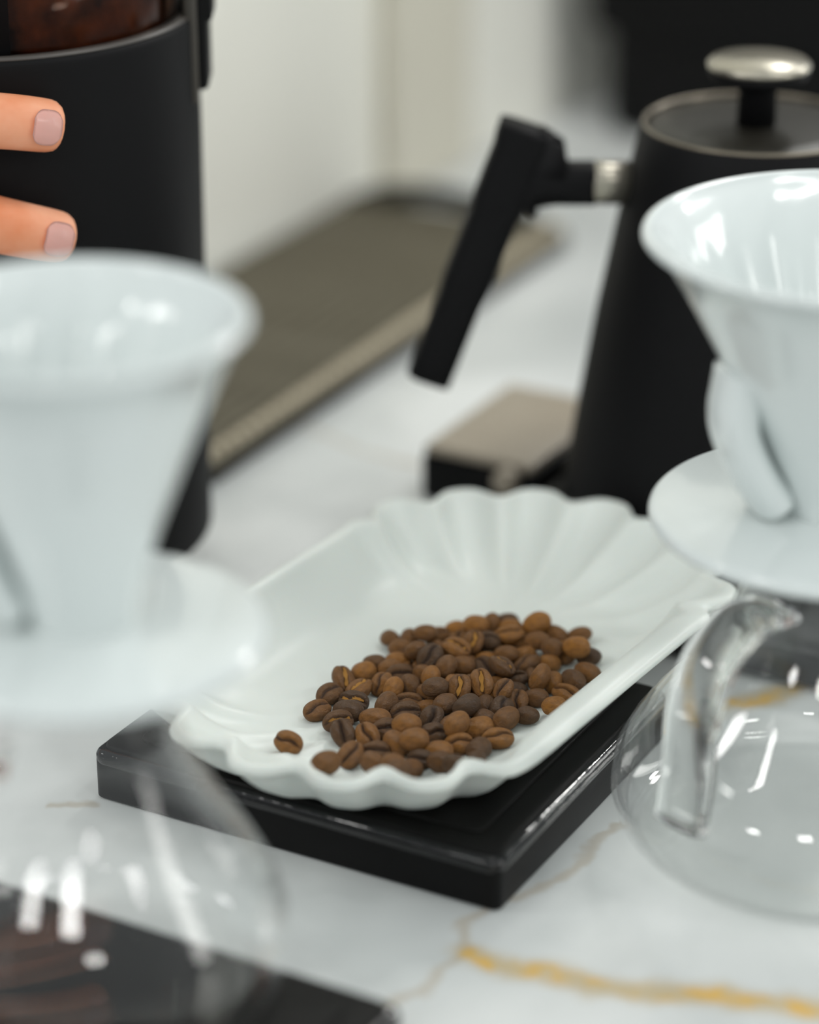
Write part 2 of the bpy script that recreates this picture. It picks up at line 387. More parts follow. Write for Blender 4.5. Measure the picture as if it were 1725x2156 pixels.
def bean_mesh(v):
    rnd = random.Random(v); NA, NX = 40, 22; verts = []; faces = []; gr = []
    bendx = rnd.uniform(-.05, .05); egg = rnd.uniform(-.10, .10); dep = rnd.uniform(.16, .26); wd = rnd.uniform(.06, .085)
    ph = [rnd.uniform(0, 6) for _ in range(4)]
    for i in range(NX + 1):
        al = math.pi * i / NX; x = -math.cos(al) * .5; rr = math.sin(al) ** .86
        if i in (0, NX): verts.append((x, 0, -.06)); gr.append(0); continue
        for j in range(NA):
            # denser sampling around the crease (top, a = 90 deg)
            a = 2 * math.pi * j / NA; a = a + .35 * math.sin(2 * (a - math.pi / 2) + math.pi) * .5
            cy, sz = math.cos(a), math.sin(a)
            y = .5 * rr * cy * (1 + egg * 2 * x)
            z = (.60 if sz < 0 else .40) * rr * (sz if sz < 0 else sz ** .75) + bendx * (1 - 4 * x * x)
            lump = .012 * math.sin(7 * x + ph[0] + 3 * cy) + .010 * math.sin(11 * y + ph[1] + 5 * x)
            z += lump * rr; y += .01 * math.sin(9 * x + ph[2]) * rr
            g = 0
            if sz > 0:
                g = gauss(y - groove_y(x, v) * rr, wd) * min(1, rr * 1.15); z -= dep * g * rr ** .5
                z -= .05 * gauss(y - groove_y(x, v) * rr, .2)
            verts.append((x, y, z)); gr.append(g)
    def vid(i, j):
        if i == 0: return 0
        if i == NX: return len(verts) - 1
        return 1 + (i - 1) * NA + j % NA
    for i in range(NX):
        for j in range(NA):
            if i == 0: faces.append((0, vid(1, j + 1), vid(1, j)))
            elif i == NX - 1: faces.append((vid(i, j), vid(i, j + 1), vid(NX, 0)))
            else: faces.append((vid(i, j), vid(i, j + 1), vid(i + 1, j + 1), vid(i + 1, j)))
    me = bpy.data.meshes.new('coffee_bean'); me.from_pydata(verts, [], faces); me.update()
    at = me.attributes.new('groove', 'FLOAT', 'POINT'); at.data.foreach_set('value', gr)
    for p in me.polygons: p.use_smooth = True
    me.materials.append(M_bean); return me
bean_meshes = [bean_mesh(v) for v in range(7)]
def chaff_mesh(v):
    bm = bmesh.new(); rows = []
    for i in range(13):
        x = -.36 + .72 * i / 12; w = .085 * math.sqrt(max(0, 1 - (x / .40) ** 2)) * (1 + .3 * math.sin(17 * x + v)); y = groove_y(x, v) * .95
        z = .33 - .45 * x * x * 1.4 - .02; rows.append([bm.verts.new((x, y + w * f, z - .10 * (1 - abs(f)) - .004 + .02 * math.sin(23 * x + f))) for f in (-1, -.4, .4, 1)])
    for A, B in zip(rows, rows[1:]):
        for i in range(3): bm.faces.new((A[i], A[i + 1], B[i + 1], B[i]))
    g = bmesh.ops.extrude_face_region(bm, geom=bm.faces[:])
    for e in g['geom']:
        if isinstance(e, bmesh.types.BMVert): e.co.z -= .05
    me = bpy.data.meshes.new('chaff'); bmesh.ops.recalc_face_normals(bm, faces=bm.faces); bm.to_mesh(me); bm.free(); me.materials.append(M_chaff)
    for p in me.polygons: p.use_smooth = True
    return me
chaff_meshes = [chaff_mesh(v) for v in range(7)]
BEANS = """C -41.1 819.7 29.7 0.88 0.33 -0.09 -0.33 11.4 8.3 6.3
C -32.1 845.6 28.4 0.93 0.15 0.02 0.34 10.8 8.3 6.3
C -28.1 857.2 28.4 0.89 0.16 0.03 0.43 11.4 8.3 6.3
C -23.3 867.4 29.1 0.80 0.06 0.27 -0.52 11.4 8.3 6.3
C -17.7 860.1 29.3 0.88 -0.01 -0.06 0.47 11.4 8.3 6.3
R -16.4 874.6 28.2 0.19 -0.94 -0.29 0.03 9.9 7.8 5.9
R -12.5 881.7 27.9 0.12 -0.99 -0.00 -0.00 9.0 7.1 5.4
C -19.5 851.5 28.5 0.94 0.25 -0.04 -0.22 11.4 8.3 6.3
R -21.2 844.2 28.4 0.19 -0.97 0.13 -0.02 11.4 8.3 6.3
C -24.6 836.5 28.6 0.92 0.31 0.06 0.22 11.4 8.3 6.3
C -22.7 827.6 29.0 0.77 0.32 0.09 -0.55 11.4 8.3 6.3
C -19.9 811.9 29.3 0.83 0.26 -0.11 0.48 11.4 8.3 6.3
R -11.9 839.2 28.3 0.04 -1.00 -0.00 -0.00 11.4 8.3 6.3
C -14.3 825.5 29.0 0.79 0.26 0.13 -0.54 11.1 8.3 6.3
C -10.0 864.4 28.7 0.83 0.05 -0.27 0.49 10.1 8.0 6.1
S -8.5 847.9 29.2 0.58 -0.67 -0.39 0.26 11.4 8.3 6.3
S -5.8 858.6 29.3 0.62 -0.58 -0.51 0.15 10.0 7.9 6.0
C -11.4 815.6 28.4 0.96 0.26 0.02 0.08 10.4 8.2 6.3
R -5.4 798.9 33.1 0.07 -1.00 -0.00 -0.00 9.0 7.1 5.4
S -27.8 798.3 33.7 0.53 -0.82 -0.20 0.11 10.9 8.3 6.3
S -12.0 803.5 30.3 0.60 -0.67 0.35 -0.26 11.4 8.3 6.3
R -4.5 820.4 28.8 0.21 -0.86 0.44 0.13 10.8 8.3 6.3
C -0.4 852.1 28.2 0.99 0.14 -0.01 -0.08 10.1 8.0 6.1
C -1.4 842.7 28.7 0.93 0.32 0.04 0.15 11.1 8.3 6.3
C -8.1 831.1 28.6 0.92 0.31 0.05 0.22 10.3 8.1 6.2
R -1.0 828.5 31.6 0.21 -0.97 -0.12 0.01 10.5 8.3 6.3
C 7.5 837.1 29.2 0.80 0.23 -0.21 0.51 11.0 8.3 6.3
R 6.2 847.2 27.9 0.21 -0.98 0.00 0.00 8.8 7.0 5.3
R 12.2 844.9 31.0 0.17 -0.92 -0.37 0.00 9.7 7.7 5.8
S 19.3 840.6 32.5 0.68 -0.66 -0.26 0.19 11.4 8.3 6.3
R 26.1 848.7 28.3 0.24 -0.82 -0.51 -0.13 8.8 7.0 5.3
S 15.8 828.5 32.0 0.59 -0.70 -0.36 0.20 11.4 8.3 6.3
R 25.5 839.9 27.9 0.19 -0.98 0.00 0.00 8.8 7.0 5.3
R 23.8 832.6 28.4 0.16 -0.96 -0.23 0.02 11.2 8.3 6.3
R 1.5 817.0 32.4 0.27 -0.96 -0.07 0.01 10.4 8.2 6.3
C 7.9 828.1 28.5 0.92 0.39 0.03 0.08 9.7 7.7 5.9
C 16.7 821.6 28.4 0.96 0.25 0.01 0.08 10.1 8.0 6.1
R 9.6 816.1 28.3 0.10 -1.00 -0.00 -0.00 10.7 8.3 6.3
R 23.4 817.2 28.3 0.07 -0.86 -0.50 -0.02 10.5 8.3 6.3
C 3.7 810.3 28.4 0.95 0.32 -0.00 -0.00 9.5 7.5 5.7
R 10.6 805.3 29.9 0.22 -0.95 0.23 -0.03 10.3 8.1 6.2
S 15.8 796.4 33.6 0.70 -0.65 0.21 -0.20 10.8 8.3 6.3
S 21.5 802.4 31.3 0.71 -0.53 -0.42 0.19 9.9 7.8 5.9
S -4.9 792.5 33.7 0.69 -0.69 -0.17 0.15 11.4 8.3 6.3
R -0.1 803.1 28.2 0.11 -0.91 -0.39 0.01 10.1 8.0 6.1
R 9.0 853.4 32.8 0.12 -0.98 -0.14 -0.00 9.9 7.9 6.0
R -3.1 893.2 28.0 0.03 -1.00 -0.07 -0.01 9.7 7.7 5.8
R 5.8 898.2 31.6 0.06 -1.00 0.00 0.00 9.3 7.3 5.6
C 7.2 877.6 32.7 0.86 0.25 -0.16 0.42 11.4 8.3 6.3
S 2.2 883.9 31.8 0.73 -0.65 -0.16 0.13 9.2 7.3 5.5
R 17.3 908.5 28.0 0.25 -0.97 0.00 0.00 8.8 7.0 5.3
C 16.7 882.4 33.9 0.95 0.13 0.01 -0.27 11.4 8.3 6.3
R 24.3 903.4 32.4 0.23 -0.97 0.00 0.00 10.0 7.9 6.0
R 30.0 908.0 30.8 0.32 -0.75 -0.56 -0.17 8.8 7.0 5.3
C 23.0 887.3 33.8 0.77 0.27 -0.20 0.55 9.5 7.5 5.7
C 28.1 892.3 31.9 0.98 0.09 0.01 -0.14 10.3 8.1 6.2
R -4.5 883.1 28.1 0.30 -0.95 -0.00 -0.00 8.8 7.0 5.3
R -6.9 876.7 28.1 0.15 -0.98 -0.08 0.01 9.6 7.6 5.7
C -3.6 870.6 28.8 0.92 0.37 0.03 0.14 11.0 8.3 6.3
R 0.4 863.0 28.5 0.15 -0.84 0.49 0.19 9.6 7.6 5.8
R 7.6 864.7 31.2 0.24 -0.72 -0.60 -0.24 8.8 7.0 5.3
C 17.5 853.5 32.9 0.74 0.20 -0.27 0.59 10.5 8.3 6.3
S 14.8 858.8 29.6 0.60 -0.47 -0.62 0.21 10.7 8.3 6.3
R 12.9 870.0 32.6 0.22 -0.85 -0.44 -0.19 9.4 7.4 5.6
R 18.9 874.1 30.8 0.10 -0.99 0.00 0.00 9.5 7.5 5.7
C 26.9 875.4 29.5 0.86 0.20 -0.01 -0.48 11.4 8.3 6.3
C 25.2 855.9 33.6 0.73 0.28 0.20 -0.58 11.0 8.3 6.3
S 22.2 860.5 29.3 0.70 -0.49 0.48 -0.22 10.0 7.9 6.0
S 5.4 870.8 28.9 0.72 -0.64 0.21 -0.17 9.6 7.6 5.7
C 32.7 869.3 33.5 0.89 -0.11 0.14 -0.42 11.4 8.3 6.3
C 41.9 878.3 29.6 0.91 -0.10 -0.12 0.39 11.4 8.3 6.3
R 46.2 892.2 31.4 0.21 -0.98 0.00 0.00 9.5 7.5 5.7
S 46.5 903.0 33.4 0.63 -0.74 -0.18 0.11 11.4 8.3 6.3
R 37.1 906.4 30.0 0.11 -0.99 -0.00 -0.00 8.8 7.0 5.3
C 36.6 895.7 32.9 0.99 0.08 -0.01 0.14 10.7 8.3 6.3
R 53.4 903.3 28.3 0.03 0.93 -0.36 -0.07 10.5 8.3 6.3
S 60.0 884.3 33.1 0.54 -0.84 0.07 -0.03 10.1 8.0 6.0
R 64.5 886.8 28.1 0.05 -0.99 0.16 0.00 10.0 7.9 6.0
R 51.3 886.3 31.6 0.19 -0.91 0.37 -0.01 9.1 7.2 5.5
R 56.5 887.9 28.6 0.11 -0.80 -0.54 -0.24 9.7 7.7 5.8
R 50.0 880.6 28.2 0.37 -0.93 0.00 0.00 9.0 7.1 5.4
S 45.5 863.4 31.7 0.70 -0.49 -0.49 0.15 11.3 8.3 6.3
R 50.8 865.8 28.4 0.11 -0.75 -0.59 -0.27 8.8 7.0 5.3
R 63.4 873.3 28.3 0.08 -0.92 0.39 0.00 10.9 8.3 6.3
R 57.9 866.2 28.8 0.36 -0.81 0.45 -0.14 10.9 8.3 6.3
C 54.8 857.8 28.5 0.93 0.12 -0.01 -0.34 10.8 8.3 6.3
R 37.5 860.2 28.0 0.05 -0.96 0.29 0.01 9.5 7.5 5.7
C 32.7 852.9 32.7 0.85 0.13 -0.25 0.45 8.8 7.0 5.3
R 30.6 864.4 27.8 0.06 -1.00 -0.00 -0.00 8.8 7.0 5.3
R 41.5 886.1 28.6 0.26 -0.93 -0.27 0.03 9.6 7.6 5.7
R 34.8 882.2 31.4 0.12 -0.99 0.00 0.00 8.8 7.0 5.3
C 31.8 845.1 28.9 0.80 0.29 -0.10 0.52 10.4 8.2 6.3
C 37.6 851.2 28.7 0.73 0.21 -0.19 0.62 9.8 7.8 5.9
R 44.3 855.2 28.0 0.16 -0.99 -0.00 -0.00 9.3 7.3 5.6
R 50.3 847.6 28.6 0.21 -0.96 -0.16 0.02 9.3 7.4 5.6
R 40.7 841.9 27.9 0.16 -0.99 -0.00 -0.00 8.8 7.0 5.3
S 33.0 837.3 29.2 0.62 -0.70 -0.28 0.20 11.4 8.3 6.3
C 30.1 825.1 28.4 0.99 0.14 0.01 0.08 11.4 8.3 6.3
F 0.0 834.9 28.1 0.78 0.08 -0.11 -0.61 9.6 7.5 5.7
F 18.7 846.5 28.0 0.03 0.69 0.73 -0.01 9.5 7.5 5.7
F 14.4 834.0 28.3 0.17 -0.90 -0.39 0.07 10.1 8.0 6.1
F 3.0 821.8 27.8 0.02 0.83 0.56 -0.06 8.9 7.1 5.4
F 12.4 851.0 27.7 0.85 0.04 -0.02 -0.52 8.6 6.8 5.2
F -7.1 900.1 28.2 0.03 -0.67 -0.72 0.16 9.7 7.7 5.8
F -0.1 900.7 28.2 0.18 -0.65 0.74 -0.05 9.5 7.5 5.7
F 9.2 893.3 28.0 0.57 -0.10 -0.14 0.80 9.1 7.2 5.5
F 1.0 877.9 28.0 0.72 -0.01 0.01 0.69 9.7 7.7 5.8
F 3.5 889.5 27.9 0.67 0.12 -0.08 -0.73 9.1 7.2 5.5
F 10.4 903.4 28.3 0.19 0.02 0.06 -0.98 10.4 8.2 6.3
F 19.6 880.1 28.1 0.01 -0.98 -0.21 -0.03 10.0 7.9 6.0
F 7.8 882.5 28.2 0.02 -0.73 -0.68 -0.06 10.2 8.0 6.1
F 18.1 901.3 28.0 0.83 -0.01 -0.09 0.55 9.6 7.6 5.8
F 22.1 888.4 28.2 0.24 -0.10 0.14 -0.95 9.9 7.9 6.0
F 16.4 893.7 27.9 0.09 -0.96 0.28 -0.05 9.0 7.1 5.4
F 31.5 898.0 28.2 0.08 -0.75 -0.66 0.01 10.2 8.0 6.1
F 23.6 896.9 28.1 0.93 -0.15 -0.03 0.33 9.7 7.6 5.8
F 14.3 886.3 28.3 0.11 0.58 0.78 0.18 10.0 7.9 6.0
F 27.9 883.1 28.1 0.07 1.00 -0.01 -0.05 9.6 7.6 5.8
F 7.4 857.8 28.3 0.09 -0.17 -0.98 0.10 10.2 8.0 6.1
F 21.9 853.5 27.8 0.02 -0.11 0.98 -0.17 8.7 6.9 5.2
F 11.6 874.9 28.3 0.11 -0.53 0.82 -0.19 10.1 7.9 6.0
F 16.3 866.7 28.0 0.07 -0.91 0.40 -0.10 9.4 7.4 5.6
F 23.5 868.3 28.1 0.49 -0.01 0.02 0.87 9.9 7.8 5.9
F 29.7 856.5 28.2 0.02 -0.62 0.78 -0.10 10.2 8.0 6.1
F 37.5 868.4 28.3 0.05 0.20 0.04 -0.98 9.5 7.5 5.7
F 34.1 875.5 28.0 0.09 0.64 0.76 -0.01 9.5 7.5 5.7
F 39.7 892.8 28.0 0.90 0.26 -0.09 -0.33 8.6 6.8 5.2
F 52.9 894.3 28.0 0.99 -0.11 -0.09 0.03 9.3 7.3 5.6
F 45.1 908.0 28.4 0.20 0.71 -0.65 -0.18 10.1 8.0 6.1
F 39.8 899.9 28.3 0.03 -0.99 0.06 -0.08 10.5 8.3 6.3
F 35.7 912.9 28.5 0.25 0.95 0.19 0.07 10.4 8.2 6.2
F 34.2 888.2 28.3 0.72 0.12 -0.01 0.68 10.1 8.0 6.1
F 62.3 903.2 28.2 0.07 0.99 0.03 0.12 9.7 7.7 5.8
F 45.0 870.5 28.2 0.69 0.12 0.04 0.72 10.0 7.9 6.0"""
SPECIAL = dict((int(k), v) for k, v in (r.split("|") for r in """0|lone coffee bean lying apart at the front left of the tray floor
1|leftmost coffee bean of the pile, nearest the lone bean
2|creased coffee bean just behind the leftmost bean of the pile
3|coffee bean with golden chaff in its crease at the upper left of the pile
4|slanting bean with golden chaff, right of the chaffed bean at the upper left
5|smooth coffee bean, just behind the slanting golden-chaffed bean
6|smooth coffee bean, second behind the slanting golden-chaffed bean
7|creased coffee bean, just in front of the slanting golden-chaffed bean
8|smooth coffee bean, just right of the yellow-seamed bean
9|coffee bean with a yellow chaff seam at the left edge of the pile
10|creased coffee bean, just in front of the yellow-seamed bean
11|creased coffee bean at the front left corner of the pile
12|smooth coffee bean, third in front of the slanting golden-chaffed bean
13|creased coffee bean, second behind the front left corner bean
14|creased coffee bean, just right of the slanting golden-chaffed bean
15|sideways coffee bean, second to the right of the slanting golden-chaffed bean
16|sideways coffee bean, third to the right of the slanting golden-chaffed bean
17|creased coffee bean, second to the right of the front left corner bean
18|smooth coffee bean, just behind the lowest bean at the front rim
19|coffee bean half hidden behind the front wavy rim, leftmost there
20|sideways coffee bean, just left of the lowest bean at the front rim
21|smooth coffee bean, third behind the lowest bean at the front rim
22|creased coffee bean, second to the left of the broad middle bean
23|creased coffee bean, fourth to the left of the broad middle bean
24|creased coffee bean, fourth to the right of the front left corner bean
25|smooth coffee bean, fourth to the left of the broad front bean
26|creased coffee bean, third in front of the broad middle bean
27|smooth coffee bean, second in front of the broad middle bean
28|smooth coffee bean, just in front of the broad middle bean
29|sideways coffee bean, just in front of the golden-creased middle bean
30|smooth coffee bean, third to the right of the golden-creased middle bean
31|sideways coffee bean, second behind the broad front bean
32|smooth coffee bean, second behind the right front corner bean
33|smooth coffee bean, just left of the right front corner bean
34|smooth coffee bean, second to the left of the broad front bean
35|creased coffee bean, just behind the broad front bean
36|creased coffee bean, just right of the broad front bean
37|broad smooth coffee bean in the front middle of the pile
38|smooth coffee bean, just behind the right bean at the front rim
39|creased coffee bean, just left of the broad front bean
40|smooth coffee bean, just in front of the broad front bean
41|sideways coffee bean, just left of the right bean at the front rim
42|coffee bean on its side at the right end of the front rim
43|coffee bean on its side deepest behind the front rim
44|smooth coffee bean, just right of the lowest bean at the front rim
45|broad smooth coffee bean in the middle, left of the golden-creased bean
46|smooth coffee bean, just left of the left shoulder bean
47|smooth round coffee bean high on the left shoulder of the pile
48|large creased coffee bean leaning on the left part of the ridge
49|sideways coffee bean, just left of the big leaning ridge bean
50|smooth coffee bean, just left of the topmost ridge bean
51|creased coffee bean, second to the right of the big leaning ridge bean
52|smooth coffee bean topmost on the back ridge of the pile
53|smooth coffee bean, just right of the topmost ridge bean
54|creased coffee bean, just in front of the topmost ridge bean
55|creased coffee bean, second in front of the topmost ridge bean
56|smooth coffee bean, second to the left of the left shoulder bean
57|smooth coffee bean, fourth to the right of the slanting golden-chaffed bean
58|creased coffee bean, third to the left of the broad middle bean
59|smooth coffee bean, just left of the broad middle bean
60|smooth coffee bean, just behind the broad middle bean
61|upright coffee bean with golden crease in the middle of the pile
62|sideways coffee bean, just left of the golden-creased middle bean
63|smooth coffee bean, just right of the big leaning ridge bean
64|smooth coffee bean, just behind the golden-creased middle bean
65|creased coffee bean, just left of the big chaffed ridge bean
66|creased coffee bean, second to the right of the golden-creased middle bean
67|sideways coffee bean, just right of the golden-creased middle bean
68|sideways coffee bean, just in front of the big leaning ridge bean
69|large coffee bean with golden chaff on the right part of the ridge
70|creased coffee bean, second to the right of the big chaffed ridge bean
71|smooth coffee bean, just in front of the back top edge bean
72|coffee bean on its side at the back right top edge of the pile
73|smooth coffee bean, just left of the back top edge bean
74|creased coffee bean, second to the left of the back top edge bean
75|smooth coffee bean, just right of the back top edge bean
76|sideways coffee bean, just left of the far right tip bean
77|smooth coffee bean at the far right tip of the pile
78|smooth coffee bean, second in front of the back top edge bean
79|smooth coffee bean, second to the left of the far right tip bean
80|smooth coffee bean, second behind the creased bean by the right wall
81|sideways coffee bean, third to the left of the creased bean by the right wall
82|smooth coffee bean, just left of the creased bean by the right wall
83|smooth coffee bean, just in front of the far right tip bean
84|smooth coffee bean, just behind the creased bean by the right wall
85|creased coffee bean by the right wall of the tray
86|smooth coffee bean, third behind the right front edge bean
87|creased coffee bean, second in front of the big chaffed ridge bean
88|smooth coffee bean, just in front of the big chaffed ridge bean
89|smooth coffee bean, just right of the big chaffed ridge bean
90|smooth coffee bean, just behind the big chaffed ridge bean
91|creased coffee bean, second to the left of the right front edge bean
92|creased coffee bean, just behind the right front edge bean
93|smooth coffee bean, just left of the bean touching the right wall
94|smooth coffee bean touching the right wall, its lower edge hidden
95|smooth coffee bean alone at the right front edge of the pile
96|sideways coffee bean, just behind the right front corner bean
97|creased coffee bean at the right front corner of the pile""".split("\n")))
CH = {2: 0, 3: 1, 4: 1, 9: 1, 7: 1, 61: 1, 66: 1, 69: 1, 54: 1, 48: 0, 88: 1, 51: 1}
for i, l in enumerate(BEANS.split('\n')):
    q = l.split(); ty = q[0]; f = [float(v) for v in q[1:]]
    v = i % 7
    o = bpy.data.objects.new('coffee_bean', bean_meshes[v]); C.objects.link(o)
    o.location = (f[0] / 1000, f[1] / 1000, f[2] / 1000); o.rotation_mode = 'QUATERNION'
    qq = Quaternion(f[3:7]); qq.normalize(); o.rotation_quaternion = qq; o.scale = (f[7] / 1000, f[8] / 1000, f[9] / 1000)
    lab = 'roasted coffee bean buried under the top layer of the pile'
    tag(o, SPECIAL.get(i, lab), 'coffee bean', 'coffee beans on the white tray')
    if CH.get(i):
        c = bpy.data.objects.new('chaff', chaff_meshes[v]); C.objects.link(c); c.parent = o; c['label'] = 'golden chaff in the crease'
fk = bmesh.new()
vs = [fk.verts.new(p) for p in ((0, 0, 0), (.0018, .0003, .0002), (.0012, .0009, .0001), (.0002, .0006, .0003))]
vt = [fk.verts.new((p.co.x, p.co.y, p.co.z + .0004)) for p in vs]
fk.faces.new(vs[::-1]); fk.faces.new(vt)
for i in range(4): fk.faces.new((vs[i], vs[(i + 1) % 4], vt[(i + 1) % 4], vt[i]))
tag(obj('chaff_flake', fk, M_chaff, smooth=False, loc=(-.0415, .826, TRAY_Z + .0031)), 'tiny golden chaff flake beside the lone bean', 'flake')

# ------------------------------------------------------------------ glass servers
def server(label, loc, Rb, H, az, group):
    t = thing('glass_server', label, 'carafe', loc, 0, group); nk = .42 * Rb; w = .0016
    outp = [(0, .0016), (.55 * Rb, .0012), (.74 * Rb, .0003), (.80 * Rb, .0003), (.90 * Rb, .002), (.97 * Rb, .008), (Rb, .017), (.985 * Rb, .027), (.92 * Rb, .036), (.81 * Rb, .047), (.68 * Rb, .058), (.56 * Rb, .070), (.47 * Rb, .084), (nk, .093), (nk * .99, .102), (nk * 1.05, H - .002), (nk * 1.03, H)]
    pts = [p for p in outp]
    # offset inwards
    inn = []
    for i in range(len(pts) - 1, 0, -1):
        a = Vector(pts[max(i - 1, 0)]); b = Vector(pts[min(i + 1, len(pts) - 1)]); d = (b - a).normalized(); nn = Vector((-d.y, d.x))
        p = Vector(pts[i]) + nn * w; inn.append((max(p.x, 0), max(p.y, .0030) if i < 10 else p.y))
    inn[0] = (nk * 1.03 - w, H)
    o = obj('glass_body', lathe(outp + inn + [(0, .0030)], 128), M_thin, t)
    ca, sa = math.cos(az), math.sin(az)
    def P(r, z): return (ca * r, sa * r, z)
    b0 = Rb / .071
    pa = smoothpath([P(nk * .99, .094 * b0), P(.046 * b0, .0945 * b0), P(.060 * b0, .085 * b0), P(.067 * b0, .068 * b0), P(.068 * b0, .048 * b0), P(.0705 * b0, .030 * b0)], 7)
    obj('handle', sweep(pa, (.0105 * b0, .0036 * b0), (-sa, ca, 0), 24, 2.6), M_glass_thick, t)
    return t
server('large clear glass server with glass handle under the right dripper', (.139, .8113, 0), .071, .1150, R(222), 'glass servers')
server('clear glass server on the black scale under the left dripper', (-.0905, .6865, .022), .056, .1130, R(178), 'glass servers')

# ------------------------------------------------------------------ ceramic drippers
def dripper(label, loc, Rr, Rf, Hc, az, group):
    """loc = underside of the flange"""
    t = thing('pour_over_dripper', label, 'dripper', loc, 0, group); th = .0038
    rz = [(.30, .0), (.31, .05), (.345, .16), (.46, .34), (.61, .55), (.80, .80), (.945, .97)]
    outp = [(r * Rr, .004 + z * (Hc - .004)) for r, z in rz]
    lip = arcpts(Rr - th / 2, Hc - th * .55, th / 2, -10, 170, 8)
    inn = [(max(r * Rr - th, .006), .004 + z * (Hc - .004)) for r, z in rz[::-1]]
    nI = len(outp) + len(lip)
    def ribs(r, z, a, k):
        if k >= nI: return r - .0007 * (1 + math.cos(18 * (a - z * 14))) * (r > .01)
        return r
    prof = outp + lip + inn; prof.append(prof[0])
    obj('cone', lathe(prof, 180, rmod=ribs), M_ceramic, t)
    hole = .30 * Rr - th * .9
    fl = [(hole, 0)] + [(Rf - .002, 0)] + arcpts(Rf - .0022, .0026, .0026, -70, 80, 6) + [(Rf * .6, .0062), (.31 * Rr, .0075), (hole, .0075), (hole, 0)]
    obj('flange', lathe(fl, 128), M_ceramic, t)
    col = [(hole, .001), (hole, -.010), (.30 * Rr, -.0105), (.315 * Rr, -.009), (.32 * Rr, .001), (hole, .001)]
    obj('collar', lathe(col, 96), M_ceramic, t)
    ca, sa = math.cos(az), math.sin(az)
    def P(r, f): return (ca * r * Rr, sa * r * Rr, f * Hc)
    pa = smoothpath([P(.56, .57), P(.575, .50), P(.585, .44), P(.575, .37), P(.53, .29), P(.46, .20), P(.37, .11)], 7)
    obj('handle', sweep(pa, [(.0115, .104 * Rr)] * len(pa), (-sa, ca, 0), 24, 2.4), M_ceramic, t)
    return t
dripper('white ceramic dripper on the right, resting on the large glass server', (.139, .8113, .1152), .0672, .0615, .0985, R(197), 'white ceramic drippers')
dripper('white ceramic dripper on the left, large and blurred in front of the canister', (-.0905, .6865, .1352), .049, .0515, .0965, R(182), 'white ceramic drippers')

# ------------------------------------------------------------------ kettle and its stand
st = thing('kettle_stand', 'flat black stand below the black kettle at the right', 'stand', (.1445, 1.0175, 0), SA)
obj('body', rbox(.09, .10, .002, .017, .006, .002), M_gloss, st)
obj('top_plate', rbox(.086, .096, .0165, .020, .006, .001), M_panel, st)
for sx in (-1, 1):
    for sy in (-1, 1): obj('foot', lathe([(0, 0), (.006, 0), (.006, .003), (0, .003)], 16), M_dark_rubber_and_shade, st, loc=(sx * .075, sy * .085, 0))
KX, KY, KZ = .1355, 1.045, .020
kt = thing('kettle', 'matte black tapered kettle with pistol grip handle and round lid knob', 'kettle', (KX, KY, KZ))
kp = [(0, 0), (.070, 0), (.0723, .002), (.0716, .010), (.0665, .045), (.0600, .085), (.0530, .122), (.0478, .147), (.0452, .1595), (.0444, .1608), (.0436, .1600), (.0436, .1565), (0, .1565)]
obj('body', lathe(kp, 112), M_black_matte, kt)
ld = obj('lid', lathe([(0, .1565), (.0425, .1565), (.0430, .1585), (.0420, .1598), (.030, .1606), (0, .1612)], 96), mat('lid_dark_satin', lin(36, 34, 29), .4, .3), kt)
obj('rim_ring', lathe([(.0430, .1598), (.0444, .1600), (.0446, .1612), (.0438, .1617), (.0430, .1612), (.0430, .1598)], 96), mat('rim_grey', lin(120, 112, 98), .3, .5, metal=.5), kt)
kb = obj('lid_knob', lathe([(0, .160), (.0078, .160), (.0074, .174), (.0105, .1785), (.0185, .1795), (.0197, .1815), (.0190, .1832), (0, .1836)], 64), M_black_matte, kt)
obj('knob_cap', lathe([(0, .1832), (.0188, .1828), (.0200, .1836), (.0202, .1848), (.0190, .1862), (0, .1868)], 64), M_steel, kb)['label'] = 'pale steel disc on the knob'
hz = .1568 - KZ
def Q(x, z): return (x - KX, 0, z - KZ)
hd = obj('handle', sweep(smoothpath([Q(.0462, .1795), Q(.0430, .170), Q(.0330, .143), Q(.0200, .108), Q(.0078, .0745)], 5), [(.0092, .0112)] * 5 + [(.0092, .0106)] * 5 + [(.0090, .0098)] * 5 + [(.0085, .0090)] * 6, (0, 1, 0), 24, 3.4), M_black_matte, kt)
obj('handle_arm', sweep(smoothpath([Q(.0415, .1530), Q(.048, .1568), Q(.060, .1568), Q(.0730, .1568)], 5), [(.008, .0118)] * 3 + [(.008, .0108)] * 2 + [(.008, .0095)] * 3 + [(.008, .0085)] * 8, (0, 1, 0), 24, 3.0), M_black_matte, hd)
gs = bmesh.new(); pg = [Q(.049, .1785), Q(.056, .1790), Q(.0585, .1715), Q(.0635, .1665), Q(.064, .150), Q(.034, .146)]
ga = [gs.verts.new((p[0], -.0078, p[2])) for p in pg]; gb = [gs.verts.new((p[0], .0078, p[2])) for p in pg]
gs.faces.new(ga); gs.faces.new(gb[::-1])
for i in range(6): gs.faces.new((ga[i], ga[(i + 1) % 6], gb[(i + 1) % 6], gb[i]))
bmesh.ops.bevel(gs, geom=gs.edges[:], offset=.0025, segments=2, affect='EDGES')
obj('handle_web', gs, M_black_matte, hd)
fe = obj('ferrule', sweep([Q(.0725, .1568), Q(.074, .1568), Q(.090, .1568)], (.0082, .0084), (0, 1, 0), 24, 2.4), M_steel, kt); fe['label'] = 'pale steel sleeve joining handle to kettle'
sp = smoothpath([(.060, 0, .030), (.085, 0, .040), (.098, 0, .075), (.094, 0, .115), (.108, 0, .150), (.135, 0, .158)], 8)
